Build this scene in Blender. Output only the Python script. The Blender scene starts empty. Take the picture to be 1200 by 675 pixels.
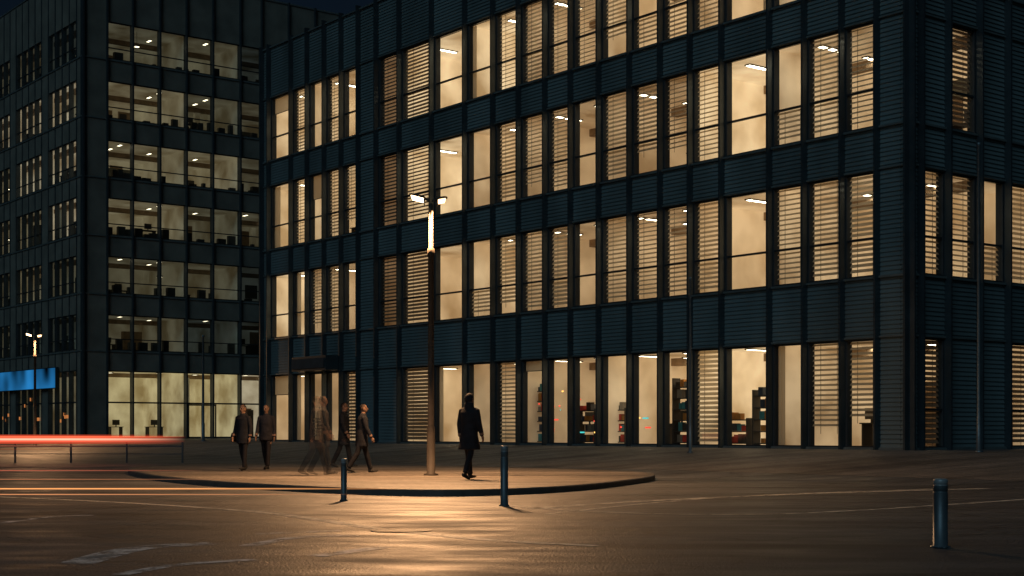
import bpy, math, random
from mathutils import Vector, Matrix, kdtree
random.seed(7)
scene=bpy.context.scene
FPX=1700.0; HC=1.17; HY=504.0
def P(x,y,z=0.0):
    Y=(HC-z)*FPX/(y-HY); return Vector(((x-600)/FPX*Y,Y,z))
def PD(x,Y,z=0.0): return Vector(((x-600)/FPX*Y,Y,z))
U=Vector((-1321,1700,0)).normalized(); V=Vector((1700,1321,0)).normalized()
C=Vector((11.16,40.8,0)); Q0=C.dot(V)
def gz(x,y):
    q=x*V.x+y*V.y; k=min(1,max(0,(q-25)/(Q0-1.3-25))); return .6*k*k*(3-2*k)
# ---------------- materials
def new_mat(name):
    m=bpy.data.materials.new(name); m.use_nodes=True; nt=m.node_tree; nt.nodes.clear()
    o=nt.nodes.new('ShaderNodeOutputMaterial'); return m,nt,o
def pbr(name,col,rough=.6,metal=0,var=.25,scale=3,bump=0,emit=None,es=0,spec=.5,bscale=None,stretch=None):
    m,nt,o=new_mat(name); L=nt.links
    b=nt.nodes.new('ShaderNodeBsdfPrincipled'); L.new(b.outputs[0],o.inputs[0])
    tc=nt.nodes.new('ShaderNodeTexCoord'); no=nt.nodes.new('ShaderNodeTexNoise')
    no.inputs['Scale'].default_value=scale; no.inputs['Detail'].default_value=6
    src=tc.outputs['Object']
    if stretch:
        mp=nt.nodes.new('ShaderNodeMapping'); mp.inputs['Scale'].default_value=stretch; L.new(src,mp.inputs[0]); src=mp.outputs[0]
    L.new(src,no.inputs['Vector'])
    r=nt.nodes.new('ShaderNodeValToRGB'); r.color_ramp.elements[0].position=.3; r.color_ramp.elements[1].position=.7
    r.color_ramp.elements[0].color=(*[c*(1-var) for c in col],1); r.color_ramp.elements[1].color=(*[min(1,c*(1+var)) for c in col],1)
    L.new(no.outputs['Fac'],r.inputs[0]); L.new(r.outputs[0],b.inputs['Base Color'])
    b.inputs['Roughness'].default_value=rough; b.inputs['Metallic'].default_value=metal
    b.inputs['Specular IOR Level'].default_value=spec
    if bump:
        n2=nt.nodes.new('ShaderNodeTexNoise'); n2.inputs['Scale'].default_value=bscale or scale*20; n2.inputs['Detail'].default_value=4
        L.new(src,n2.inputs['Vector']); bp=nt.nodes.new('ShaderNodeBump'); bp.inputs['Strength'].default_value=bump; bp.inputs['Distance'].default_value=.02
        L.new(n2.outputs['Fac'],bp.inputs['Height']); L.new(bp.outputs[0],b.inputs['Normal'])
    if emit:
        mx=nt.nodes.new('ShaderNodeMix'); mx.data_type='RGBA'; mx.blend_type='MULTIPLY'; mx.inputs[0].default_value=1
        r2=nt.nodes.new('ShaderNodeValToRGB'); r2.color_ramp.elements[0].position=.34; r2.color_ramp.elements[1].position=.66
        r2.color_ramp.elements[0].color=(.36,.28,.2,1); r2.color_ramp.elements[1].color=(1,1,1,1)  # patchy glow put into the wall colour, as if unevenly lit
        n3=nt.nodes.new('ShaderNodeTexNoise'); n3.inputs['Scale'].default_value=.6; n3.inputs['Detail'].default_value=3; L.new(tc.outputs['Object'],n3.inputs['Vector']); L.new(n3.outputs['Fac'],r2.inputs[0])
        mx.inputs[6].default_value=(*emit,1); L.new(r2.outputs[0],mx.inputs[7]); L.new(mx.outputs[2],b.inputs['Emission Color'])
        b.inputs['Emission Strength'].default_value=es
    return m
def emis(name,col,s,patchy=False):
    m,nt,o=new_mat(name); e=nt.nodes.new('ShaderNodeEmission'); e.inputs[0].default_value=(*col,1); e.inputs[1].default_value=s
    if patchy:
        tc=nt.nodes.new('ShaderNodeTexCoord'); n=nt.nodes.new('ShaderNodeTexNoise'); n.inputs['Scale'].default_value=.4; n.inputs['Detail'].default_value=1
        mr=nt.nodes.new('ShaderNodeMapRange'); mr.inputs['From Min'].default_value=.3; mr.inputs['From Max'].default_value=.75; mr.inputs['To Max'].default_value=s
        nt.links.new(tc.outputs['Object'],n.inputs[0]); nt.links.new(n.outputs['Fac'],mr.inputs[0]); nt.links.new(mr.outputs[0],e.inputs[1])
    nt.links.new(e.outputs[0],o.inputs[0]); return m
def glassm(name,tint,ior=1.6):
    m,nt,o=new_mat(name); L=nt.links
    t=nt.nodes.new('ShaderNodeBsdfTransparent'); t.inputs[0].default_value=(*tint,1)
    g=nt.nodes.new('ShaderNodeBsdfGlossy'); g.inputs['Roughness'].default_value=.04
    f=nt.nodes.new('ShaderNodeFresnel'); ge=nt.nodes.new('ShaderNodeNewGeometry')
    mr=nt.nodes.new('ShaderNodeMapRange'); mr.inputs['To Min'].default_value=ior; mr.inputs['To Max'].default_value=1/ior
    L.new(ge.outputs['Backfacing'],mr.inputs[0]); L.new(mr.outputs[0],f.inputs[0])
    no=nt.nodes.new('ShaderNodeTexNoise'); no.inputs['Scale'].default_value=.7
    tc=nt.nodes.new('ShaderNodeTexCoord'); L.new(tc.outputs['Object'],no.inputs['Vector'])
    bp=nt.nodes.new('ShaderNodeBump'); bp.inputs['Strength'].default_value=.08; L.new(no.outputs['Fac'],bp.inputs['Height']); L.new(bp.outputs[0],g.inputs['Normal'])
    x=nt.nodes.new('ShaderNodeMixShader'); L.new(f.outputs[0],x.inputs[0]); L.new(t.outputs[0],x.inputs[1]); L.new(g.outputs[0],x.inputs[2]); L.new(x.outputs[0],o.inputs[0])
    return m
def blindm(name,col,tr=.5):
    m,nt,o=new_mat(name); L=nt.links
    d=nt.nodes.new('ShaderNodeBsdfDiffuse'); d.inputs[0].default_value=(*col,1)
    t=nt.nodes.new('ShaderNodeBsdfTranslucent'); t.inputs[0].default_value=(*col,1)
    x=nt.nodes.new('ShaderNodeMixShader'); x.inputs[0].default_value=tr
    L.new(d.outputs[0],x.inputs[1]); L.new(t.outputs[0],x.inputs[2]); L.new(x.outputs[0],o.inputs[0]); return m

M_rib=pbr('blue_grey_metal_ribs',(.10,.14,.15),.5,.2,.35,.5,stretch=(1,1,.3))
M_fin=pbr('dark_fin_metal',(.045,.06,.07),.4,.5,.2,2)
M_rail=pbr('sill_metal',(.15,.18,.185),.4,.5,.2,2)
M_back=pbr('dark_backing',(.02,.025,.03),.8)
M_frame=pbr('window_frame_dark',(.03,.035,.04),.4,.4)
M_glass=glassm('window_glass',(.90,.91,.86))
M_blind=blindm('venetian_blind',(.74,.64,.50),.62)
M_blindd=blindm('venetian_blind_dark',(.22,.17,.13),.35)
M_curt=blindm('curtain_fabric',(.66,.56,.43),.5)
M_lamp=emis('ceiling_light',(1,.86,.62),16)
M_r=[pbr('self_lit_room_wall_%d'%i,(.68,.60,.48),.9,var=.06,scale=.6,emit=c,es=e) for i,(c,e) in enumerate([((1,.76,.47),.68),((1,.70,.40),.48),((1,.66,.36),.30),((1,.62,.34),.15),((.9,.72,.45),.05)])]  # walls emit in stepped levels, standing in for room lighting
M_furn=pbr('office_furniture',(.05,.045,.04),.6)
M_door=pbr('interior_panel',(.28,.2,.13),.7)
M_pic=pbr('wall_board',(.12,.13,.12),.5)
M_roof=pbr('roof_membrane',(.05,.05,.055),.9)
class MB:
    def __init__(s): s.v=[];s.f=[];s.m=[]
    def quad(s,p,m=0):
        i=len(s.v); s.v+= [tuple(a) for a in p]; s.f.append(tuple(range(i,i+len(p)))); s.m.append(m)
    def box(s,F,t0,t1,d0,d1,z0,z1,m=0):
        p=[F(t,d,z) for z in (z0,z1) for d in (d0,d1) for t in (t0,t1)]
        i=len(s.v); s.v+=[tuple(a) for a in p]
        for q in ((0,1,3,2),(4,6,7,5),(0,4,5,1),(2,3,7,6),(0,2,6,4),(1,5,7,3)): s.f.append(tuple(i+k for k in q)); s.m.append(m)
    def build(s,name,mats,parent=None,smooth=False):
        me=bpy.data.meshes.new(name); me.from_pydata(s.v,[],s.f); 
        for m in mats: me.materials.append(m)
        me.polygons.foreach_set('material_index',s.m)
        if smooth: me.polygons.foreach_set('use_smooth',[True]*len(s.f))
        me.update(); o=bpy.data.objects.new(name,me); scene.collection.objects.link(o)
        if parent: o.parent=parent
        return o
def empty(name,loc=(0,0,0)):
    e=bpy.data.objects.new(name,None); scene.collection.objects.link(e); return e
def frame(O,a,b): return lambda t,d,z:(O.x+a.x*t+b.x*d,O.y+a.y*t+b.y*d,z)
def xA(O,x): m=(x-600)/FPX; return (O.x-O.y*m)/(-U.x+U.y*m)
def xB(O,x): m=(x-600)/FPX; return (m*O.y-O.x)/(V.x-V.y*m)

def ribs(mb,F,t0,t1,z0,z1,per=.13,out=.0,dep=.032,m=0):
    n=max(1,round((z1-z0)/per)); h=(z1-z0)/n
    for i in range(n):
        a=z1-i*h; b=a-h
        mb.quad([F(t0,out+dep,a),F(t1,out+dep,a),F(t1,out,b+.012),F(t0,out,b+.012)],m)
        mb.quad([F(t0,out,b+.012),F(t1,out,b+.012),F(t1,out,b),F(t0,out,b)],m)
        mb.quad([F(t0,out,b),F(t1,out,b),F(t1,out+dep,b),F(t0,out+dep,b)],m)
def facade(par,F,divs,rows,styles,zb,zt,finout=.22,transom=1.1,finw=.07,slat=.15,tag='front'):
    R=MB();FN=MB();B=MB();G=MB();S=MB()
    ts,te=divs[0],divs[-1]
    gaps=[];z=zb
    for (a,b) in rows: gaps.append((z,a)); z=b
    gaps.append((z,zt))
    for (a,b) in gaps:
        if b-a<.05: continue
        ribs(R,F,ts,te,a+.0,b)
        B.quad([F(ts,.28,a),F(te,.28,a),F(te,.28,b),F(ts,.28,b)])
        B.box(F,ts,te,.065,.275,a,a+.05); B.box(F,ts,te,.065,.275,b-.05,b)
        R.box(F,ts,te,-.07,-.003,b-.07,b-.01,1)
        R.box(F,ts,te,-.05,-.003,a+.02,a+.07,1)
    for ri,(z0,z1) in enumerate(rows):
        for i in range(len(divs)-1):
            a,b=sorted((divs[i],divs[i+1])); st=styles[ri][i]
            if st=='S':
                ribs(R,F,a,b,z0,z1); B.quad([F(a,.28,z0),F(b,.28,z0),F(b,.28,z1),F(a,.28,z1)]); continue
            mg=min(.11,.06*(b-a)); w0=a+mg; w1=b-mg
            for (p,q) in ((a,w0),(w1,b)): B.box(F,p,q,.03,.274,z0,z1)
            zt_=z0+transom
            if ri>0 or tag=='side': B.box(F,w0,w1,.05,.14,zt_-.03,zt_+.03,1)
            B.box(F,w0,w1,.05,.14,z0,z0+.05,1); B.box(F,w0,w1,.05,.14,z1-.05,z1,1)
            G.quad([F(w0,.1,z0),F(w1,.1,z0),F(w1,.1,z1),F(w0,.1,z1)])
            segs=[]
            if st=='B': segs=[(z0+.05,z1-.05,0,.1)]
            elif st=='b': segs=[(z0+.05,z1-.05,1,.12)]
            elif st=='H': segs=[(z0+transom+.04,z1-.05,0,.1)]
            elif st=='C': segs=[(z0+.05,z0+transom-.04,0,.1)]
            elif st=='O':
                rr=random.random()
                if rr<.45:
                    cw=(w1-w0)*random.uniform(.12,.32); left=random.random()<.5; c0=w0 if left else w1-cw; n=max(4,int(cw/.06)); pts=[(c0+cw*k/n,.2+(.03 if k%2 else -.02)) for k in range(n+1)]
                    for (p1,d1_),(p2,d2_) in zip(pts,pts[1:]): S.quad([F(p1,d1_,z0+.05),F(p2,d2_,z0+.05),F(p2,d2_,z1-.05),F(p1,d1_,z1-.05)],2)
                elif rr<.65:
                    hh=random.uniform(.35,1.1); S.quad([F(w0,.2,z1-hh),F(w1,.2,z1-hh),F(w1,.2,z1-.03),F(w0,.2,z1-.03)],2); S.box(F,w0,w1,.19,.21,z1-hh-.03,z1-hh,1)
            for (p,q,mi,cov) in segs:
                c=cov*random.uniform(.72,1.2)
                if st=='B' and random.random()<.2: p+=random.uniform(.2,.9)
                z=q
                while z-slat>p:
                    hz=slat*c/.17; k1=random.uniform(-.006,.006); k2=random.uniform(-.006,.006)
                    S.quad([F(w0+.02,.15,z-hz+k1),F(w1-.02,.15,z-hz+k2),F(w1-.02,.22,z+k2),F(w0+.02,.22,z+k1)],mi); z-=slat
                for tt in (w0+.25*(w1-w0),w0+.75*(w1-w0)): S.box(F,tt-.006,tt+.006,.18,.19,p,q,1)
    for t in divs: FN.box(F,t-finw/2,t+finw/2,-finout,.02,zb,zt+.1)
    R.build('ribbed_panels_'+tag,[M_rib,M_rail],par); FN.build('vertical_fins_'+tag,[M_fin],par)
    B.build('window_frames_'+tag,[M_back,M_frame],par); G.build('glazing_'+tag,[M_glass],par)
    if S.v: S.build('blinds_'+tag,[M_blind,M_blindd,M_curt],par)
def room(mb,LM,FU,F,t0,t1,d0,d1,z0,z1,lvl,left=True,right=True,lights=True,furn=True,lampd=(1.4,3.6),doors=True,prob=.85,ls=1.0):
    if t1<t0: t0,t1=t1,t0
    q=mb.quad
    q([F(t0,d0,z0),F(t1,d0,z0),F(t1,d1,z0),F(t0,d1,z0)],5)
    q([F(t0,d0,z1),F(t1,d0,z1),F(t1,d1,z1),F(t0,d1,z1)],lvl)
    q([F(t0,d1,z0),F(t1,d1,z0),F(t1,d1,z1),F(t0,d1,z1)],lvl)
    if left: q([F(t0,d0,z0),F(t0,d1,z0),F(t0,d1,z1),F(t0,d0,z1)],lvl)
    if right: q([F(t1,d0,z0),F(t1,d1,z0),F(t1,d1,z1),F(t1,d0,z1)],lvl)
    if lights:
        n=max(1,int((t1-t0)/2.2))
        for i in range(n):
            tc=t0+(i+.5)*(t1-t0)/n
            for dd in lampd:
                if random.random()<prob and dd<d1-.7:
                    LM.quad([F(tc-.09,dd-.6*ls,z1-.05),F(tc+.09,dd-.6*ls,z1-.05),F(tc+.09,dd+.6*ls,z1-.05),F(tc-.09,dd+.6*ls,z1-.05)])
                    FU.box(F,tc-.12,tc+.12,dd-.63*ls,dd+.63*ls,z1-.045,z1-.004,0)
    FU.box(F,t0+.02,t1-.02,d1*.55,d1*.55+.35,z1-.28,z1-.004,1)
    if furn:
        t=t0+.4
        while t<t1-1.2:
            k=random.random(); w=random.uniform(.5,1.6)
            dd=random.uniform(.9,d1-1.0)
            if k<.3:
                FU.box(F,t,t+w,dd,dd+.6,z0+.7,z0+.74,0)
                FU.box(F,t+.05,t+.1,dd+.05,dd+.55,z0,z0+.7,0); FU.box(F,t+w-.1,t+w-.05,dd+.05,dd+.55,z0,z0+.7,0)
                FU.box(F,t+w*.3,t+w*.3+.5,dd+.3,dd+.34,z0+.85,z0+1.2,0); FU.box(F,t+w*.3+.22,t+w*.3+.28,dd+.3,dd+.34,z0+.74,z0+.85,0)
            elif k<.5: FU.box(F,t,t+w,d1-.45,d1-.05,z0,z0+random.uniform(.9,2.1),random.choice([0,1]))
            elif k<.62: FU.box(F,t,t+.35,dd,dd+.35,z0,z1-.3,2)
            elif k<.76:
                FU.box(F,t,t+.02,1.2,1.22,z1-.9,z1-.004,0); FU.box(F,t-.14,t+.16,1.06,1.36,z1-1.0,z1-.9,0); LM.quad([F(t-.13,1.07,z1-1.01),F(t+.15,1.07,z1-1.01),F(t+.15,1.35,z1-1.01),F(t-.13,1.35,z1-1.01)])
            elif k<.9: FU.box(F,t,t+w,d1-.05,d1-.003,z1-random.uniform(.9,1.5),z1-.5,3)
            if doors and random.random()<.4: FU.box(F,t+.2,t+1.1,d1-.04,d1-.003,z0,z0+2.1,1)
            t+=w+random.uniform(.3,1.2)
# ================= main office building
ob=empty('office_building')
ZB=.6; ROOF=19.7
rows=[(.66,3.8),(5.6,8.62),(9.9,12.95),(14.2,17.2)]
dx=[1065,1030,989,945,904,848,811,776,740,704,671,641,610,580,547,508,470,443,422,402,382,362,343,317,309]
divs=[xA(C,x) for x in dx]
sty=["SOOCObSSbOOBOOOOOOBOOBBS"[::-1],
     "SOOBBOSbbOCBBBOBBBBOBBBS"[::-1],
     "SOBOBBSbbOOBBBOBBBBOCBBS"[::-1],
     "SOBOBOSbbOOBBBBBCBBOOBBS"[::-1]]
FA=frame(C,U,V); FB=frame(C,V,U)
facade(ob,FA,divs,rows,sty,ZB,ROOF,tag='front')
bx=[1065.01,1076,1108,1145,1178,1212]
bd=[xB(C,x) for x in bx]; 
while bd[-1]<20: bd.append(bd[-1]+1.35)
nb=len(bd)-1
def sb(s): return (s+'S'*nb)[:nb]
facade(ob,FB,bd,rows,[sb('SbSSb'),sb('SBBCB'),sb('SSbSS'),sb('SSSbS')],ZB,ROOF,tag='side')
IN=MB();LM=MB();FU=MB()
parts=[0,4,6,9,12,14,16,18,21,24]
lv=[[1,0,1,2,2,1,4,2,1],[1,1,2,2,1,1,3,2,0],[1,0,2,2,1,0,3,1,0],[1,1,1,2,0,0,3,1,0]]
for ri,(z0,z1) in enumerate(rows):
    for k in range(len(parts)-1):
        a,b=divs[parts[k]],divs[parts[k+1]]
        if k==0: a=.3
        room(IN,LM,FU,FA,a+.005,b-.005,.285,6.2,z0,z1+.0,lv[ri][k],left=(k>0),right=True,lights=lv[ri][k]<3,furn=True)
GD=MB(); t=divs[13]
while t>divs[4]+1.3:
    if random.random()<.8:
        w=random.uniform(.7,1.3); d=random.choice([.8,1.2,2.0]); hh=random.choice([.9,1.3,1.8,2.3])
        FU.box(FA,t-w,t-w+.05,d,d+.35,.66,.66+hh,0); FU.box(FA,t-.05,t,d,d+.35,.66,.66+hh,0)
        z=.72
        while z<.66+hh:
            FU.box(FA,t-w+.051,t-.051,d,d+.35,z,z+.035,0)
            x=t-w+.06
            while x<t-.3:
                bw=random.uniform(.1,.26)
                if random.random()<.8: GD.box(FA,x,x+bw,d+.05,d+.25,z+.037,z+.04+random.uniform(.14,.3),random.randrange(6))
                x+=bw+.02
            z+=.38
    t-=random.uniform(.9,1.9)
GD.build('shelf_goods',[pbr('goods_%d'%i,c,.6) for i,c in enumerate([(.6,.05,.03),(.05,.25,.28),(.3,.25,.2),(.05,.04,.03),(.5,.2,.04),(.03,.05,.08)])],ob)
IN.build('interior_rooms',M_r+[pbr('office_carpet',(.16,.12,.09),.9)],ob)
LM.build('ceiling_lights',[M_lamp],ob)
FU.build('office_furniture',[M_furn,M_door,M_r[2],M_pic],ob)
SH=MB()
cols=[emis('red_reflection_glow',(1,.08,.05),1.6),emis('teal_reflection_glow',(.1,.8,.8),1.0),emis('amber_reflection_glow',(1,.5,.12),3)]
for i in range(26):
    t=random.uniform(divs[12],divs[7]); z=random.uniform(1.0,2.9) ; d=random.uniform(.5,.75); w=random.choice([.05,.1,.3]); 
    SH.quad([FA(t,d,z),FA(t+w,d,z),FA(t+w,d,z+.05),FA(t,d,z+.05)],random.choice([0,0,1,2]))  # glowing strips behind the panes, standing in for coloured reflections
SH.build('reflection_strips',cols,ob)
SHL=MB(); te=divs[-1]
SHL.box(FA,.02,te,.3,.34,ROOF-.2,ROOF+.12)
SHL.quad([FA(0.3,.3,ROOF),FA(te,.3,ROOF),FA(te,20,ROOF),FA(.3,20,ROOF)])
SHL.quad([FA(te,.0,ZB),FA(te,20,ZB),FA(te,20,ROOF),FA(te,0,ROOF)])
SHL.quad([FA(0.3,20,ZB),FA(te,20,ZB),FA(te,20,ROOF),FA(0.3,20,ROOF)])
SHL.box(FA,-.02,te,-.12,.3,.3,ZB-.002)
SHL.box(FB,.302,20,-.12,.3,.3,ZB-.002)
for ri,(z0,z1) in enumerate(rows): SHL.quad([FA(.29,6.21,z0-.1),FA(.29,20,z0-.1),FA(.29,20,z1+.1),FA(.29,6.21,z1+.1)])
SHL.build('walls_and_roof',[M_roof],ob)
CP=MB(); a,b=xA(C,402),xA(C,362)
CP.box(FA,a,b,-.9,-.24,3.85,4.5,0); CP.box(FA,a+.1,b-.1,-.95,-.903,3.95,4.4,1)
CP.build('entrance_canopy',[M_fin,M_back],ob)
# ================= left office building
lb=empty('office_building')
L0=Vector((PD(97,92).x,92,0)); LA=frame(L0,U,V); LB=frame(L0,V,U)
lrows=[(.66,5.0),(6.3,8.6),(9.95,12.35),(13.7,16.1),(17.4,19.8),(21.2,23.6),(25.0,27.4)]
LT=30.9
M_lrib=pbr('stone_grey_panels',(.12,.12,.105),.7,var=.25,scale=.8,bump=.1)
def lfacade(F,divs,styles,tag,fin):
    R=MB();FN=MB();B=MB();G=MB();z=.6;gaps=[]
    for (a,b) in lrows: gaps.append((z,a)); z=b
    gaps.append((z,LT))
    ts,te=divs[0],divs[-1]
    for a,b in gaps:
        R.box(F,ts,te,.0,.28,a,b); R.box(F,ts,te,-.06,-.003,b-.12,b-.04,1)
    for ri,(z0,z1) in enumerate(lrows):
        for i in range(len(divs)-1):
            a,b=divs[i],divs[i+1]
            if styles[ri][i%len(styles[ri])]=='S': R.box(F,a,b,.003,.277,z0,z1); continue
            G.quad([F(a,.1,z0),F(b,.1,z0),F(b,.1,z1),F(a,.1,z1)])
            B.box(F,a+.001,b-.001,.06,.14,z0,z0+.07); B.box(F,a+.001,b-.001,.06,.14,z1-.07,z1)
            if ri==0: B.box(F,a+.001,b-.001,.06,.14,2.9,3.0)
            else: B.box(F,a+.001,b-.001,.06,.14,z0+.7,z0+.76)
    for t in divs: FN.box(F,t-.05,t+.05,-fin,.27,.6,LT)
    R.build('spandrels_'+tag,[M_lrib,M_rail],lb); FN.build('mullions_'+tag,[M_fin],lb); B.build('window_frames_'+tag,[M_frame],lb); G.build('glazing_'+tag,[M_glass],lb)
bdv=[0.0]+[xB(L0,x) for x in (125,155,187,218,249,281,306)]
while bdv[-1]<24: bdv.append(bdv[-1]+2.1)
lfacade(LB,bdv,['S'+'W'*30]*7,'front',.2)
adv=[0.02,1.0]
while adv[-1]<34: adv.append(adv[-1]+1.25)
apat='S'+'WWWWS'*8
lfacade(LA,adv,[apat]*7,'side',.04)
cool=[pbr('self_lit_office_wall_%d'%i,(.45,.45,.38),.9,var=.1,scale=.6,emit=c,es=e) for i,(c,e) in enumerate([((1,.84,.47),.38),((1,.86,.62),.38),((1,.86,.55),.13),((.95,.88,.6),.065),((.7,.85,.8),.025)])]  # office walls glow by themselves, brighter or dimmer in place of lighting
IN=MB();LM=MB();FU=MB()
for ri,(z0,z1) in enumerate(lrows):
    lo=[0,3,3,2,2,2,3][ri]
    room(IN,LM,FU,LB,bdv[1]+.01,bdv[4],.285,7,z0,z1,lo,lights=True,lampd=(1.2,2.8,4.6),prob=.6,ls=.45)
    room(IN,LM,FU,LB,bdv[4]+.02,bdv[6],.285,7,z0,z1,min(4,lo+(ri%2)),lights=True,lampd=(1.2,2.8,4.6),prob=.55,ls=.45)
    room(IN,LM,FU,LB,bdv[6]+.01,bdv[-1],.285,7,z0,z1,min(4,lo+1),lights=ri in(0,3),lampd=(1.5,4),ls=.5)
    t=bdv[1]+.2
    while t<bdv[7] and ri>0:
        w=random.uniform(.15,.6); 
        if random.random()<.6: FU.box(LB,t,t+w,.6,.9,z0,z0+random.uniform(.25,.8),0)
        t+=w+random.uniform(.05,.5)
    t=1.02; k=0
    while t<33:
        w=1.25*5
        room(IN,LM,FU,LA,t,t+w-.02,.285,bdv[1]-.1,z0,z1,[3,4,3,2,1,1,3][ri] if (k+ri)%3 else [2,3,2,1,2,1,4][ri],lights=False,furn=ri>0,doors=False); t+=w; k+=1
dr=MB(); a=bdv[4]+.3
for i in range(3): dr.box(LB,a+i*1.0,a+i*1.0+.08,.35,.42,.66,2.9)
dr.box(LB,a+.08,a+2.0,.35,.42,2.8,2.899); dr.build('entrance_doors',[M_frame],lb)
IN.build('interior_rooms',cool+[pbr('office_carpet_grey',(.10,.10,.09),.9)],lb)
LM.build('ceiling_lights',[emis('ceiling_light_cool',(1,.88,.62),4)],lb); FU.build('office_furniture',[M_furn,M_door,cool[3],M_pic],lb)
S=MB(); S.quad([LB(0,.3,LT),LB(24,.3,LT),LB(24,30,LT),LB(0,30,LT)]); S.quad([LB(24,.3,.6),LB(24,30,.6),LB(24,30,LT),LB(24,.3,LT)]); S.quad([LB(0,34,.6),LB(24,34,.6),LB(24,34,LT),LB(0,34,LT)])
S.build('walls_and_roof',[M_roof],lb)
BL=MB()
ta,tb=xA(L0,70),xA(L0,-40)
BL.box(LA,ta,tb,-.3,-.07,3.9,5.3,0); BL.quad([LA(ta,-.31,3.95),LA(tb,-.31,3.95),LA(tb,-.31,5.25),LA(ta,-.31,5.25)],1)
for i in range(14):
    t=random.uniform(1.5,16); z=random.uniform(1.6,3.2); w=random.uniform(.12,.5); BL.quad([LA(t,.05,z),LA(t+w,.05,z),LA(t+w,.05,z+.22),LA(t,.05,z+.22)],2)
BL.build('shop_sign_lights',[M_fin,emis('blue_screen',(.03,.30,.75),.7,True),emis('orange_sign_light',(1,.35,.1),.5)],lb)
# ================= ground
def mat_asphalt(name,base,rough0,rough1,brick=False):
    m,nt,o=new_mat(name); L=nt.links; b=nt.nodes.new('ShaderNodeBsdfPrincipled'); L.new(b.outputs[0],o.inputs[0])
    tc=nt.nodes.new('ShaderNodeTexCoord')
    def noise(s,d=5,st=None,rot=.25):
        n=nt.nodes.new('ShaderNodeTexNoise'); n.inputs['Scale'].default_value=s; n.inputs['Detail'].default_value=d
        v=tc.outputs['Object']
        if st:
            mp=nt.nodes.new('ShaderNodeMapping'); mp.inputs['Scale'].default_value=st; mp.inputs['Rotation'].default_value=(0,0,rot); L.new(v,mp.inputs[0]); v=mp.outputs[0]
        L.new(v,n.inputs['Vector']); return n
    n1=noise(.5,8,(.3,1,1)); n2=noise(38,3); n3=noise(1.3,6,(.5,1.2,1)); n4=noise(1.0,4,(.06,2.2,1),.12)
    r=nt.nodes.new('ShaderNodeValToRGB'); r.color_ramp.elements[0].position=.35; r.color_ramp.elements[1].position=.66
    r.color_ramp.elements[0].color=(*[c*.45 for c in base],1); r.color_ramp.elements[1].color=(*[c*1.8 for c in base],1)
    ad=nt.nodes.new('ShaderNodeMix'); ad.inputs[0].default_value=.45; L.new(n1.outputs['Fac'],ad.inputs[2]); L.new(n4.outputs['Fac'],ad.inputs[3]); L.new(ad.outputs[0],r.inputs[0])
    mx=nt.nodes.new('ShaderNodeMix'); mx.data_type='RGBA'; mx.blend_type='MULTIPLY'; mx.inputs[0].default_value=.8
    r2=nt.nodes.new('ShaderNodeValToRGB'); r2.color_ramp.elements[0].position=.35; r2.color_ramp.elements[1].position=.65
    r2.color_ramp.elements[0].color=(.4,.4,.4,1); r2.color_ramp.elements[1].color=(1.4,1.4,1.4,1)
    L.new(n2.outputs['Fac'],r2.inputs[0]); L.new(r.outputs[0],mx.inputs[6]); L.new(r2.outputs[0],mx.inputs[7])
    out=mx.outputs[2]
    if brick:
        br=nt.nodes.new('ShaderNodeTexBrick'); br.inputs['Scale'].default_value=1.6; br.inputs['Mortar Size'].default_value=.012
        br.inputs['Color1'].default_value=(1,1,1,1); br.inputs['Color2'].default_value=(.7,.7,.7,1); br.inputs['Mortar'].default_value=(.3,.3,.3,1)
        mp=nt.nodes.new('ShaderNodeMapping'); mp.inputs['Rotation'].default_value=(0,0,-math.atan2(U.x,U.y)); L.new(tc.outputs['Object'],mp.inputs[0]); L.new(mp.outputs[0],br.inputs['Vector'])
        m2=nt.nodes.new('ShaderNodeMix'); m2.data_type='RGBA'; m2.blend_type='MULTIPLY'; m2.inputs[0].default_value=1
        L.new(out,m2.inputs[6]); L.new(br.outputs[0],m2.inputs[7]); out=m2.outputs[2]
    else:
        vo=nt.nodes.new('ShaderNodeTexVoronoi'); vo.feature='DISTANCE_TO_EDGE'; vo.inputs['Scale'].default_value=.28
        wn=nt.nodes.new('ShaderNodeTexNoise'); wn.inputs['Scale'].default_value=1.2; wn.inputs['Detail'].default_value=6; L.new(tc.outputs['Object'],wn.inputs['Vector'])
        va=nt.nodes.new('ShaderNodeVectorMath'); va.operation='MULTIPLY_ADD'; va.inputs[1].default_value=(1.6,1.6,0); L.new(wn.outputs['Color'],va.inputs[0]); L.new(tc.outputs['Object'],va.inputs[2]); L.new(va.outputs[0],vo.inputs['Vector'])
        cr=nt.nodes.new('ShaderNodeMapRange'); cr.inputs['From Min'].default_value=.0; cr.inputs['From Max'].default_value=.012; cr.inputs['To Min'].default_value=.25; cr.inputs['To Max'].default_value=1; L.new(vo.outputs['Distance'],cr.inputs[0])
        m2=nt.nodes.new('ShaderNodeMix'); m2.data_type='RGBA'; m2.blend_type='MULTIPLY'; m2.inputs[0].default_value=1; L.new(out,m2.inputs[6]); L.new(cr.outputs[0],m2.inputs[7]); out=m2.outputs[2]
    L.new(out,b.inputs['Base Color'])
    mr=nt.nodes.new('ShaderNodeMapRange'); mr.inputs['From Min'].default_value=.35; mr.inputs['From Max'].default_value=.65; mr.inputs['To Min'].default_value=rough0; mr.inputs['To Max'].default_value=rough1
    L.new(n3.outputs['Fac'],mr.inputs[0]); L.new(mr.outputs[0],b.inputs['Roughness'])
    bp=nt.nodes.new('ShaderNodeBump'); bp.inputs['Strength'].default_value=.8; bp.inputs['Distance'].default_value=.015
    L.new(n2.outputs['Fac'],bp.inputs['Height']); 
    bp2=nt.nodes.new('ShaderNodeBump'); bp2.inputs['Strength'].default_value=.15; bp2.inputs['Distance'].default_value=.05
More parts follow.
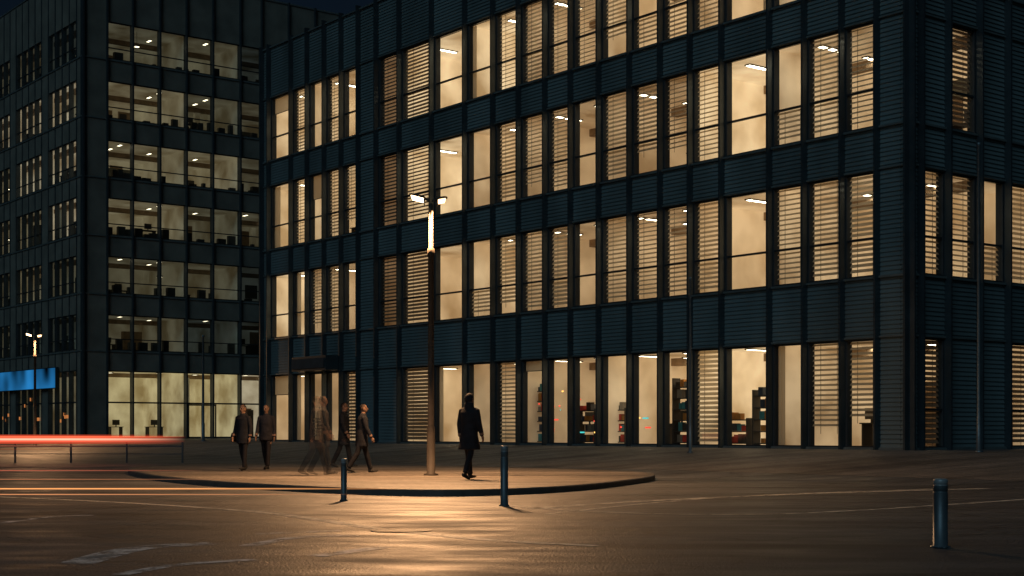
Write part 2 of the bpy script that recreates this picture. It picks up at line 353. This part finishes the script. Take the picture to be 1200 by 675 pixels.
    L.new(n3.outputs['Fac'],bp2.inputs['Height']); L.new(bp.outputs[0],bp2.inputs['Normal']); L.new(bp2.outputs[0],b.inputs['Normal'])
    return m
M_asph=mat_asphalt('asphalt',(.064,.064,.064),.40,.66)
M_pave=mat_asphalt('paving',(.14,.12,.10),.5,.75,True)
def qstrip(mb,qs,a0,a1,off=0,m=0,na=1):
    for i in range(len(qs)-1):
        for j in range(na):
            s0=a0+(a1-a0)*j/na; s1=a0+(a1-a0)*(j+1)/na
            pts=[]
            for (s,q) in ((s0,qs[i]),(s1,qs[i]),(s1,qs[i+1]),(s0,qs[i+1])):
                p=U*s+V*q; pts.append((p.x,p.y,gz(p.x,p.y)+off))
            mb.quad(pts,m)
g=MB(); qs=[-1500,-200,0,15,25]+[25+i*.5 for i in range(1,15)]+[Q0-1.3,Q0,Q0+60,1500]
qstrip(g,qs,-1500,1500); go=g.build('ground',[M_asph])
g=MB(); qstrip(g,[27+i*.5 for i in range(0,11)]+[Q0-1.3,Q0-.13],-8,90,.004); g.build('plaza_paving',[M_pave])
isl=[(150,550),(170,555),(200,559),(260,564),(330,568),(420,572),(520,574),(620,571.5),(690,567),(740,561.5),(763,558),(767,555.5),(755,553),(700,550.5),(600,547.5),(450,545),(330,543.5),(240,543.5),(190,545),(160,547)]
pts=[P(x,y,.12) for x,y in isl]
def smooth_closed(pts,n=5):
    o=[];N_=len(pts)
    for i in range(N_):
        p0,p1,p2,p3=pts[i-1],pts[i],pts[(i+1)%N_],pts[(i+2)%N_]
        for k in range(n):
            t=k/n; o.append(.5*((2*p1)+(p2-p0)*t+(2*p0-5*p1+4*p2-p3)*t*t+(3*p1-p0-3*p2+p3)*t**3))
    return o
sp=smooth_closed(pts); pv=empty('pavement')
def ring_in(sp,w):
    n=len(sp); area=sum(sp[i].x*sp[(i+1)%n].y-sp[(i+1)%n].x*sp[i].y for i in range(n)); s=-1 if area>0 else 1
    out=[]
    for i in range(n):
        t=(sp[(i+1)%n]-sp[i-1]).normalized(); out.append(sp[i]+Vector((t.y,-t.x,0))*w*s)
    return out
inn=ring_in(sp,.16); n=len(sp); K=MB()
for i in range(n):
    j=(i+1)%n
    a,b=sp[i],sp[j]; c,d=inn[j],inn[i]
    K.quad([(a.x,a.y,-.05),(b.x,b.y,-.05),(b.x,b.y,.10),(a.x,a.y,.10)])
    a2=a.lerp(d,.12); b2=b.lerp(c,.12)
    K.quad([(a.x,a.y,.10),(b.x,b.y,.10),(b2.x,b2.y,.12),(a2.x,a2.y,.12)])
    K.quad([(a2.x,a2.y,.12),(b2.x,b2.y,.12),(c.x,c.y,.12),(d.x,d.y,.12)])
K.build('kerb',[pbr('kerb_stone',(.07,.066,.06),.7,bump=.3)],pv)
S=MB(); S.quad([(p.x,p.y,.117) for p in inn]); S.build('paving_slab',[M_pave],pv)
def mat_paint(name,col,thr):
    m,nt,o=new_mat(name); L=nt.links; b=nt.nodes.new('ShaderNodeBsdfPrincipled'); b.inputs['Base Color'].default_value=(*col,1); b.inputs['Roughness'].default_value=.55
    t=nt.nodes.new('ShaderNodeBsdfTransparent'); x=nt.nodes.new('ShaderNodeMixShader'); tc=nt.nodes.new('ShaderNodeTexCoord'); n=nt.nodes.new('ShaderNodeTexNoise'); n.inputs['Scale'].default_value=3; n.inputs['Detail'].default_value=10; n.inputs['Roughness'].default_value=.75
    L.new(tc.outputs['Object'],n.inputs['Vector']); r=nt.nodes.new('ShaderNodeMapRange'); r.inputs['From Min'].default_value=thr-.08; r.inputs['From Max'].default_value=thr+.08
    L.new(n.outputs['Fac'],r.inputs[0]); L.new(r.outputs[0],x.inputs[0]); L.new(t.outputs[0],x.inputs[1]); L.new(b.outputs[0],x.inputs[2]); L.new(x.outputs[0],o.inputs[0]); return m
M_paint=mat_paint('worn_white_paint',(.75,.75,.75),.5); M_paint2=mat_paint('worn_line_paint',(.65,.6,.5),.46)
def line(pl,w,mat,name='road_marking'):
    ps=[P(x,y,0) for x,y in pl]; fine=[]
    for i in range(len(ps)-1):
        p0=ps[max(0,i-1)];p1=ps[i];p2=ps[i+1];p3=ps[min(len(ps)-1,i+2)]
        for k in range(8):
            t=k/8; fine.append(.5*((2*p1)+(p2-p0)*t+(2*p0-5*p1+4*p2-p3)*t*t+(3*p1-p0-3*p2+p3)*t**3))
    fine.append(ps[-1]); m=MB()
    L_=[];R_=[]
    for i,p in enumerate(fine):
        t=(fine[min(i+1,len(fine)-1)]-fine[max(i-1,0)]).normalized(); nn=Vector((-t.y,t.x,0))*w/2; L_.append(p+nn);R_.append(p-nn)
    for i in range(len(fine)-1):
        m.quad([(q.x,q.y,.004) for q in (L_[i],R_[i],R_[i+1],L_[i+1])])
    return m.build(name,[mat])
line([(-60,580),(120,588),(300,600),(430,618),(560,632),(700,640)],.16,M_paint2)
line([(590,592),(700,600),(860,603),(1010,598),(1250,582)],.14,M_paint2)
line([(620,596),(800,585),(1000,577),(1260,570)],.22,M_paint2)
line([(640,603),(760,590),(900,580),(1100,573)],.1,M_paint2)
for pl,w in (([(88,661),(160,643),(250,637)],.34),([(140,674),(210,662),(300,656)],.16),([(95,655),(140,650)],.2),([(290,640),(350,630),(420,628)],.2),([(370,652),(450,641)],.22),([(300,626),(400,622)],.15)): line(pl,w,M_paint)
line([(-20,616),(60,606),(110,604)],.12,M_paint)
mh=MB(); c=P(470,622,0)
for k in range(28):
    a=2*math.pi*k/28;b=2*math.pi*(k+1)/28
    mh.quad([(c.x,c.y,.008),(c.x+.3*math.cos(a),c.y+.3*math.sin(a),.008),(c.x+.3*math.cos(b),c.y+.3*math.sin(b),.008)])
    mh.quad([(c.x+.3*math.cos(a),c.y+.3*math.sin(a),.012),(c.x+.36*math.cos(a),c.y+.36*math.sin(a),.012),(c.x+.36*math.cos(b),c.y+.36*math.sin(b),.012),(c.x+.3*math.cos(b),c.y+.3*math.sin(b),.012)])
mh.build('manhole_cover',[pbr('cast_iron',(.04,.04,.04),.45,.6,bump=.5,scale=10)])
# ================= street furniture
def lathe(mb,cx,cy,prof,n=20,m=0):
    i0=len(mb.v)
    for (r,z) in prof:
        for k in range(n):
            a=2*math.pi*k/n; mb.v.append((cx+r*math.cos(a),cy+r*math.sin(a),z))
    for j in range(len(prof)-1):
        for k in range(n):
            a=i0+j*n+k; b=i0+j*n+(k+1)%n; mb.f.append((a,b,b+n,a+n)); mb.m.append(m)
M_steel=pbr('painted_steel_blue',(.09,.12,.14),.45,.5,.2,6)
M_band=pbr('reflective_band',(.22,.25,.27),.4,.2)
def bollard(x,y,h,r):
    p=P(x,y,0); mb=MB(); 
    lathe(mb,p.x,p.y,[(0.0,.02),(r*1.35,.02),(r*1.35,0),(r*1.35,.015),(r*1.3,.02),(r,.025),(r,h*.80)],24,0)
    lathe(mb,p.x,p.y,[(r,h*.80),(r*.93,h*.805),(r*.93,h*.82),(r,h*.825),(r,h*.90)],24,0)
    lathe(mb,p.x,p.y,[(r,h*.90),(r*.94,h*.905),(r*.94,h*.915),(r,h*.92),(r,h*.975),(r*.9,h*.992),(r*.6,h),(0,h)],24,1)
    return mb.build('bollard',[M_steel,M_band],None,True)
bollard(1102,642,.69,.072); bollard(591,593,.93,.06); bollard(403,587,.70,.05)
M_pole=pbr('bronze_painted_pole',(.042,.034,.027),.65,0,.2,4,spec=.2)
def street_lamp(p,h,power,axis=Vector((1,0,0)),name='street_lamp'):
    e=empty(name); mb=MB()
    lathe(mb,p.x,p.y,[(.17,p.z),(.17,p.z+.03),(.10,p.z+.05),(.095,p.z+1.1),(.075,p.z+1.15),(.065,p.z+h*.8),(.085,p.z+h*.8+.01),(.085,p.z+h*.8+.18),(.055,p.z+h*.8+.2),(.045,p.z+h-.05),(0,p.z+h-.03)],16)
    mb.build('pole',[M_pole],e,True)
    A=axis.normalized(); Bx=Vector((-A.y,A.x,0))
    F=lambda t,d,z:(p.x+A.x*t+Bx.x*d,p.y+A.y*t+Bx.y*d,p.z+h+z)
    hd=MB()
    for s,ln in ((-1,.50),(1,.38)):
        up=.09 if s<0 else .02
        sec=[(.02,.035,.0,.05),(.1,.04,.01+up*.2,.06+up*.2),(.16,.11,.03+up*.4,.09+up*.4),(ln-.06,.12,.05+up,.10+up),(ln,.07,.065+up,.095+up)]
        rings=[]
        for (t,w,zl,zh) in sec:
            rings.append([F(s*t,-w,zl),F(s*t,w,zl),F(s*t,w*.8,zh),F(s*t,-w*.8,zh)])
        for a,b in zip(rings,rings[1:]):
            for k in range(4): hd.quad([a[k],a[(k+1)%4],b[(k+1)%4],b[k]],0)
        hd.quad(rings[-1],0); hd.quad(rings[0],0)
        t0,t1=.17,ln-.04; u0,u1=.17,ln-.07
        top=[F(s*t0,-.10,.03+up*.45),F(s*t0,.10,.03+up*.45),F(s*t1,.10,.05+up),F(s*t1,-.10,.05+up)]
        bot=[F(s*u0,-.07,-.055+up*.45),F(s*u0,.07,-.055+up*.45),F(s*u1,.07,-.04+up),F(s*u1,-.07,-.04+up)]
        mi=1 if s<0 else 2
        hd.quad(bot,mi)
        for k in range(4): hd.quad([top[k],top[(k+1)%4],bot[(k+1)%4],bot[k]],0 if k==0 else mi)
        hd.box(F,(.145 if s>0 else -.165),(.165 if s>0 else -.145),-.11,.11,-.10+up*.4,.03+up*.4,0)
    hd.build('lamp_heads',[M_pole,emis('lamp_lens',(1,.68,.36),12),emis('lamp_lens_dim',(1,.6,.28),5)],e)
    for s,k in ((-.44,.65),(.34,.35)):
        l=bpy.data.lights.new('lamp_light','AREA'); l.shape='DISK'; l.energy=power*k; l.color=(1,.53,.24); l.size=.14; l.spread=math.radians(168)
        lo=bpy.data.objects.new('lamp_light',l); lo.location=F(s,0,-.07); scene.collection.objects.link(lo); lo.parent=e
        lo.rotation_euler=(math.radians(-14),math.radians(-18)*(1 if s>0 else -1),0)
    return e
lp=P(505,557,.12); street_lamp(lp,6.35,1700)
p=PD(41,80,.3); p.z=gz(p.x,p.y); street_lamp(p,6.1,800)
def slim_pole(x,Y,h,r,name='flagpole'):
    p=PD(x,Y); z=gz(p.x,p.y); mb=MB()
    lathe(mb,p.x,p.y,[(r*2.4,z),(r*2.4,z+.03),(r*1.3,z+.05),(r*1.25,z+.9),(r,z+.95),(r*.7,z+h-.1),(r*1.1,z+h-.08),(r*1.1,z+h),(0,z+h+.02)],14); return mb.build(name,[M_steel],None,True)
slim_pole(1147,37.5,8.0,.05); slim_pole(238,74,5.4,.07,'signpost'); slim_pole(809,43,5.2,.04)
rl=MB(); rp=PD(214,52); 
Fi=lambda t,d,z:(t,d,z)
x=rp.x; 
while x>-24:
    rl.box(Fi,x-.03,x+.03,52-.03,52+.03,0,.75); x-=2.0
rl.box(Fi,-24,rp.x+.03,52-.035,52+.035,.56,.62); rl.box(Fi,-24,rp.x+.03,52-.02,52+.02,.30,.33)
rl.build('handrail',[M_fin])
def trail(x0,x1,Y,z,r,col,s,fade):
    mb=MB(); n=8
    for k in range(n):
        a=2*math.pi*k/n;b=2*math.pi*(k+1)/n
        mb.quad([(x0,Y+r*math.cos(a),z+r*math.sin(a)),(x1,Y+r*math.cos(a),z+r*math.sin(a)),(x1,Y+r*math.cos(b),z+r*math.sin(b)),(x0,Y+r*math.cos(b),z+r*math.sin(b))])
    m,nt,o=new_mat('trail_glow'); L=nt.links
    e=nt.nodes.new('ShaderNodeEmission'); e.inputs[0].default_value=(*col,1); e.inputs[1].default_value=s
    t=nt.nodes.new('ShaderNodeBsdfTransparent'); x=nt.nodes.new('ShaderNodeMixShader'); tc=nt.nodes.new('ShaderNodeTexCoord'); sp_=nt.nodes.new('ShaderNodeSeparateXYZ'); L.new(tc.outputs['Object'],sp_.inputs[0])
    mr=nt.nodes.new('ShaderNodeMapRange'); mr.inputs['From Min'].default_value=x1; mr.inputs['From Max'].default_value=x1-fade; mr.inputs['To Max'].default_value=.8 if r>.02 else .6
    L.new(sp_.outputs[0],mr.inputs[0]); L.new(mr.outputs[0],x.inputs[0])
    L.new(t.outputs[0],x.inputs[1]); L.new(e.outputs[0],x.inputs[2]); L.new(x.outputs[0],o.inputs[0])
    return mb,m
tr=empty('light_trail')
for (px,Y,z,r,c,s,f) in ((218,50,.93,.035,(1,.14,.06),1.3,4),(216,50.1,.85,.035,(1,.38,.24),1.7,4),(218,50.2,.78,.03,(1,.12,.06),1.2,5),(214,50.2,.72,.03,(1,.12,.05),.5,5),(200,50.2,.98,.03,(1,.12,.05),.5,5),(150,50.3,.62,.012,(1,.3,.15),.6,6),(120,50.3,.5,.01,(1,.3,.15),.3,6),
    (480,24,.20,.011,(1,.40,.13),1.3,4.5),(430,23,.15,.008,(1,.4,.17),.8,5),(300,28,.22,.007,(1,.4,.18),.5,5),(240,33,.25,.012,(1,.25,.14),.5,5)):
    mb,m=trail(-40,PD(px,Y).x,Y,z,r,c,s,f); mb.build('streak',[m],tr)
# ================= people
def person(pos,heading,H=1.75,stride=.25,coat=.72,arm=.2,cols=((.02,.022,.028),(.015,.015,.02),(.02,.015,.012)),hair='short',alpha=1,flare=1.0,knee=.25,bag=False,bend=.25,lean=0.0):
    verts=[];faces=[];lab=[]
    def ringtube(path,l,n=14,ref=Vector((1,0,0))):
        base=len(verts); cs=[Vector(p[0]) for p in path]
        for i,pt in enumerate(path):
            t=(cs[min(i+1,len(cs)-1)]-cs[max(i-1,0)]).normalized()
            s=(ref-t*ref.dot(t)); s=s.normalized(); w=t.cross(s)
            for k in range(n):
                a=2*math.pi*k/n; verts.append(cs[i]+s*pt[1]*math.cos(a)+w*pt[2]*math.sin(a)); lab.append(l)
        for i in range(len(path)-1):
            for k in range(n):
                a=base+i*n+k;b=base+i*n+(k+1)%n; faces.append((a,b,b+n,a+n))
        faces.append(tuple(base+k for k in range(n))[::-1]); faces.append(tuple(base+(len(path)-1)*n+k for k in range(n)))
    def ell(c,rx,ry,rz,l,n=14,m=9):
        path=[]
        for i in range(m+1):
            a=math.pi*(i+.001)/(m+.002) ; path.append(((c[0],c[1],c[2]-rz*math.cos(a)),max(.002,rx*math.sin(a)),max(.002,ry*math.sin(a))))
        ringtube(path,l,n)
    hip=.93; COAT,TR,SK,HA,SHO,EY=0,1,2,3,4,5
    ly=lambda z: lean*max(0,z-hip)
    for s,a in ((-1,stride),(1,-stride)):
        kb=knee if a<0 else .05
        h=Vector((s*.09,0,hip)); k=h+Vector((0,.44*math.sin(a),-.44*math.cos(a))); a2=a-kb
        an=k+Vector((0,.42*math.sin(a2),-.42*math.cos(a2)))
        ringtube([(h+Vector((0,0,.05)),.085,.09),(h.lerp(k,.3),.084,.09),(h.lerp(k,.75),.068,.072),(k,.063,.067),(k.lerp(an,.35),.062,.068),(k.lerp(an,.8),.056,.060),(an+Vector((0,0,.01)),.055,.06)],TR)
        pt=-.35 if a<0 else .1
        f=Vector((0,math.cos(pt),math.sin(pt))); dn=Vector((0,math.sin(pt),-math.cos(pt)))
        b=an+dn*.045
        ringtube([(b-f*.065,.028,.03),(b-f*.05,.038,.042),(b+f*.0,.042,.046),(b+f*.08+dn*.008,.045,.034),(b+f*.15+dn*.014,.044,.026),(b+f*.19+dn*.018,.025,.018)],SHO)
        ringtube([(an+Vector((0,0,.03)),.036,.038),(b,.036,.04)],SHO)
    cb=coat
    ringtube([((0,ly(cb),cb),.20*flare,.165*flare),((0,0,cb+.04),.205*flare,.165*flare),((0,0,.88),.195,.155),((0,.0,.98),.19,.15),((0,ly(1.1)+.005,1.1),.18,.14),((0,ly(1.25),1.25),.20,.145),((0,ly(1.36),1.37),.215,.135),((0,ly(1.43)-.005,1.44),.17,.10),((0,ly(1.48),1.485),.09,.085),((0,ly(1.5),1.515),.075,.075)],COAT,20)
    ny=ly(1.5)
    ringtube([((0,ny,1.45),.055,.058),((0,ny+.01,1.58),.05,.055)],SK)
    hc=(0,ny+.02,1.635)
    ell(hc,.073,.09,.115,SK,16,11)
    ringtube([((0,hc[1]+.03,1.545),.03,.03),((0,hc[1]+.05,1.575),.045,.04),((0,hc[1]+.03,1.61),.06,.05)],SK)
    ringtube([((0,hc[1]+.085,1.655),.009,.008),((0,hc[1]+.105,1.62),.015,.013),((0,hc[1]+.085,1.612),.012,.01)],SK,8)
    for s in (-1,1):
        ell((s*.075,hc[1]-.005,1.63),.009,.02,.032,SK,8,5)
        ell((s*.03,hc[1]+.083,1.645),.013,.006,.007,EY,8,4)
    ell((0,hc[1]+.088,1.582),.022,.006,.006,EY,8,4)
    if hair=='short': ell((0,hc[1]-.018,1.665),.083,.094,.098,HA,16,9)
    elif hair=='long':
        ell((0,hc[1]-.02,1.662),.088,.098,.103,HA,16,9)
        ringtube([((0,hc[1]-.05,1.68),.075,.06),((0,hc[1]-.075,1.58),.085,.05),((0,hc[1]-.085,1.47),.09,.045),((0,hc[1]-.08,1.38),.06,.03)],HA)
    else: ell((0,hc[1]-.018,1.655),.097,.108,.118,COAT,16,9); ringtube([((0,hc[1]-.03,1.46),.12,.09),((0,hc[1]-.03,1.56),.1,.085)],COAT)
    for s,a in ((-1,-arm),(1,arm)):
        sh=Vector((s*.19,ly(1.4),1.405)); ot=.12
        el=sh+Vector((s*.28*ot*1.3,.28*math.sin(a),-.28*math.cos(a))); a2=a+bend
        wr=el+Vector((s*.01,.25*math.sin(a2),-.25*math.cos(a2)))
        ringtube([(sh+Vector((-s*.05,0,.01)),.06,.07),(sh,.066,.07),(sh.lerp(el,.5),.062,.066),(el,.056,.058),(el.lerp(wr,.5),.050,.053),(wr,.044,.047)],COAT)
        d=(wr-el).normalized(); fw=Vector((0,1,0)); fw=(fw-d*fw.dot(d)).normalized(); side=Vector((s,0,0))
        ringtube([(wr-d*.02,.022,.027),(wr+d*.03,.018,.036),(wr+d*.09,.015,.038)],SK,10)
        for i,(o,ln) in enumerate(((.03,.068),(.010,.078),(-.010,.072),(-.03,.056))):
            b=wr+d*.08+fw*o; m1=b+d*ln*.5-side*.006; m2=b+d*ln*.85-side*.022; m3=b+d*ln-side*.034
            ringtube([(b,.0092,.0092),(m1,.0088,.0088),(m2,.0082,.0082),(m3,.006,.006)],SK,7)
        b=wr+d*.025+fw*.028
        ringtube([(b,.012,.012),(b+d*.03+fw*.02,.0105,.0105),(b+d*.06+fw*.024-side*.01,.007,.007)],SK,7)
    sc=H/1.75; mz=min(v.z for v in verts)
    Rm=Matrix.Rotation(heading,3,'Z')
    vs=[Rm@(Vector((v.x,v.y,v.z-mz))*sc)+Vector(pos) for v in verts]
    me=bpy.data.meshes.new('tmp'); me.from_pydata([tuple(v) for v in vs],[],faces); me.update()
    o=bpy.data.objects.new('pedestrian',me); scene.collection.objects.link(o)
    md=o.modifiers.new('r','REMESH'); md.mode='VOXEL'; md.voxel_size=.0115; md.use_smooth_shade=True
    s2=o.modifiers.new('s','SMOOTH'); s2.factor=.5; s2.iterations=2
    dg=bpy.context.evaluated_depsgraph_get(); nm=bpy.data.meshes.new_from_object(o.evaluated_get(dg))
    kd=kdtree.KDTree(len(vs)); [kd.insert(v,i) for i,v in enumerate(vs)]; kd.balance()
    def cm(c,r=.8):
        if alpha>=1: return pbr('clothing',c,r,var=.3,scale=8,bump=.2,spec=.2)
        m=pbr('blurred_clothing',c,r,var=.3,scale=8,spec=.2); nt=m.node_tree; b=[n for n in nt.nodes if n.type=='BSDF_PRINCIPLED'][0]; b.inputs['Alpha'].default_value=alpha; return m
    nm.materials.clear()
    for m in (cm(cols[0]),cm(cols[1]),cm((.20,.12,.085),.6),cm(cols[2]),cm((.015,.015,.015),.4),cm((.03,.02,.02))): nm.materials.append(m)
    idx=[lab[kd.find(p_.center)[1]] for p_ in nm.polygons]
    nm.polygons.foreach_set('material_index',idx); nm.polygons.foreach_set('use_smooth',[True]*len(idx))
    o.modifiers.clear(); o.data=nm
    if bag:
        mb=MB(); sx=.27
        T=lambda a,b,c: tuple(Rm@(Vector((a,b,c))*sc)+Vector(pos))
        rr=[]
        for (zz,w,dp) in ((.78,.03,.10),(.80,.05,.13),(.95,.05,.14),(1.02,.035,.13),(1.04,.012,.11)):
            rr.append([T(sx-w,-dp,zz),T(sx+w,-dp,zz),T(sx+w,dp,zz),T(sx-w,dp,zz)])
        for a,b in zip(rr,rr[1:]):
            for k in range(4): mb.quad([a[k],a[(k+1)%4],b[(k+1)%4],b[k]])
        mb.quad(rr[0]);mb.quad(rr[-1])
        for (a,b) in (((sx,-.1,1.03),(.12,-.06,1.47)),((sx,.1,1.03),(.13,.09,1.44))):
            a=Vector(a);b=Vector(b); q=[a+Vector((0,-.012,0)),a+Vector((0,.012,0)),b+Vector((0,.012,.01)),b+Vector((0,-.012,.01))]; mb.quad([T(*v) for v in q])
        bo=mb.build('shoulder_bag',[pbr('bag_leather',(.03,.02,.015),.5)]); bo.parent=o
    return o
zi=.117
def at(x,y): p=P(x,y,zi); return (p.x,p.y,zi)
dk=((.010,.011,.015),(.008,.008,.011),(.012,.009,.008))
person(at(550,562),math.radians(-35),1.80,.20,.60,.10,cols=dk,flare=1.2,hair='hood',bag=False)
person(at(285,552),math.radians(150),1.66,.10,.70,.1,cols=dk,hair='long',bag=True)
person(at(312,550.5),math.radians(165),1.68,.14,.78,.12,cols=((.016,.016,.021),(.012,.012,.016),(.05,.03,.018)),hair='short',alpha=.9)
person(at(371,557),math.radians(-80),1.84,.28,.62,.3,cols=((.06,.052,.05),(.04,.036,.036),(.04,.03,.02)),alpha=.32,flare=1.05)
person(at(378,557),math.radians(-80),1.82,.2,.62,.2,cols=((.04,.036,.036),(.03,.028,.028),(.03,.024,.02)),alpha=.32,flare=1.05)
person(at(403,548),math.radians(-100),1.80,.22,.6,.2,cols=dk,alpha=.7,hair='short')
person(at(424,554),math.radians(-75),1.70,.30,.68,.22,cols=dk,hair='short',bag=False,lean=.06)
# ================= camera, light, world
cam=bpy.data.cameras.new('camera'); co=bpy.data.objects.new('camera',cam); scene.collection.objects.link(co)
cam.sensor_width=36; cam.lens=FPX/1200*36; cam.shift_y=166.5/1200; cam.clip_end=5000
co.location=(0,0,HC); co.rotation_euler=(math.pi/2,0,0); scene.camera=co
sun=bpy.data.lights.new('fill_sun','SUN'); so=bpy.data.objects.new('fill_sun',sun); scene.collection.objects.link(so)
sun.energy=.46; sun.color=(.52,.84,1); sun.angle=math.radians(35)  # broad cool fill added from behind the camera to lift facade and ground
sd=Vector((-.35,-1,.75)).normalized(); so.rotation_euler=sd.to_track_quat('Z','Y').to_euler()
w=bpy.data.worlds.new('World'); scene.world=w; w.use_nodes=True; nt=w.node_tree
bg=nt.nodes['Background']; sk=nt.nodes.new('ShaderNodeTexSky'); sk.sky_type='NISHITA'; sk.sun_disc=False
sk.sun_elevation=math.radians(1.5); sk.sun_rotation=math.atan2(sd.x,sd.y)
mx=nt.nodes.new('ShaderNodeMix'); mx.data_type='RGBA'; mx.blend_type='MULTIPLY'; mx.inputs[0].default_value=1; mx.inputs[7].default_value=(.35,.6,1.2,1)
nt.links.new(sk.outputs[0],mx.inputs[6]); nt.links.new(mx.outputs[2],bg.inputs[0]); bg.inputs[1].default_value=.008
scene.view_settings.view_transform='Standard'; scene.view_settings.look='None'; scene.view_settings.exposure=0
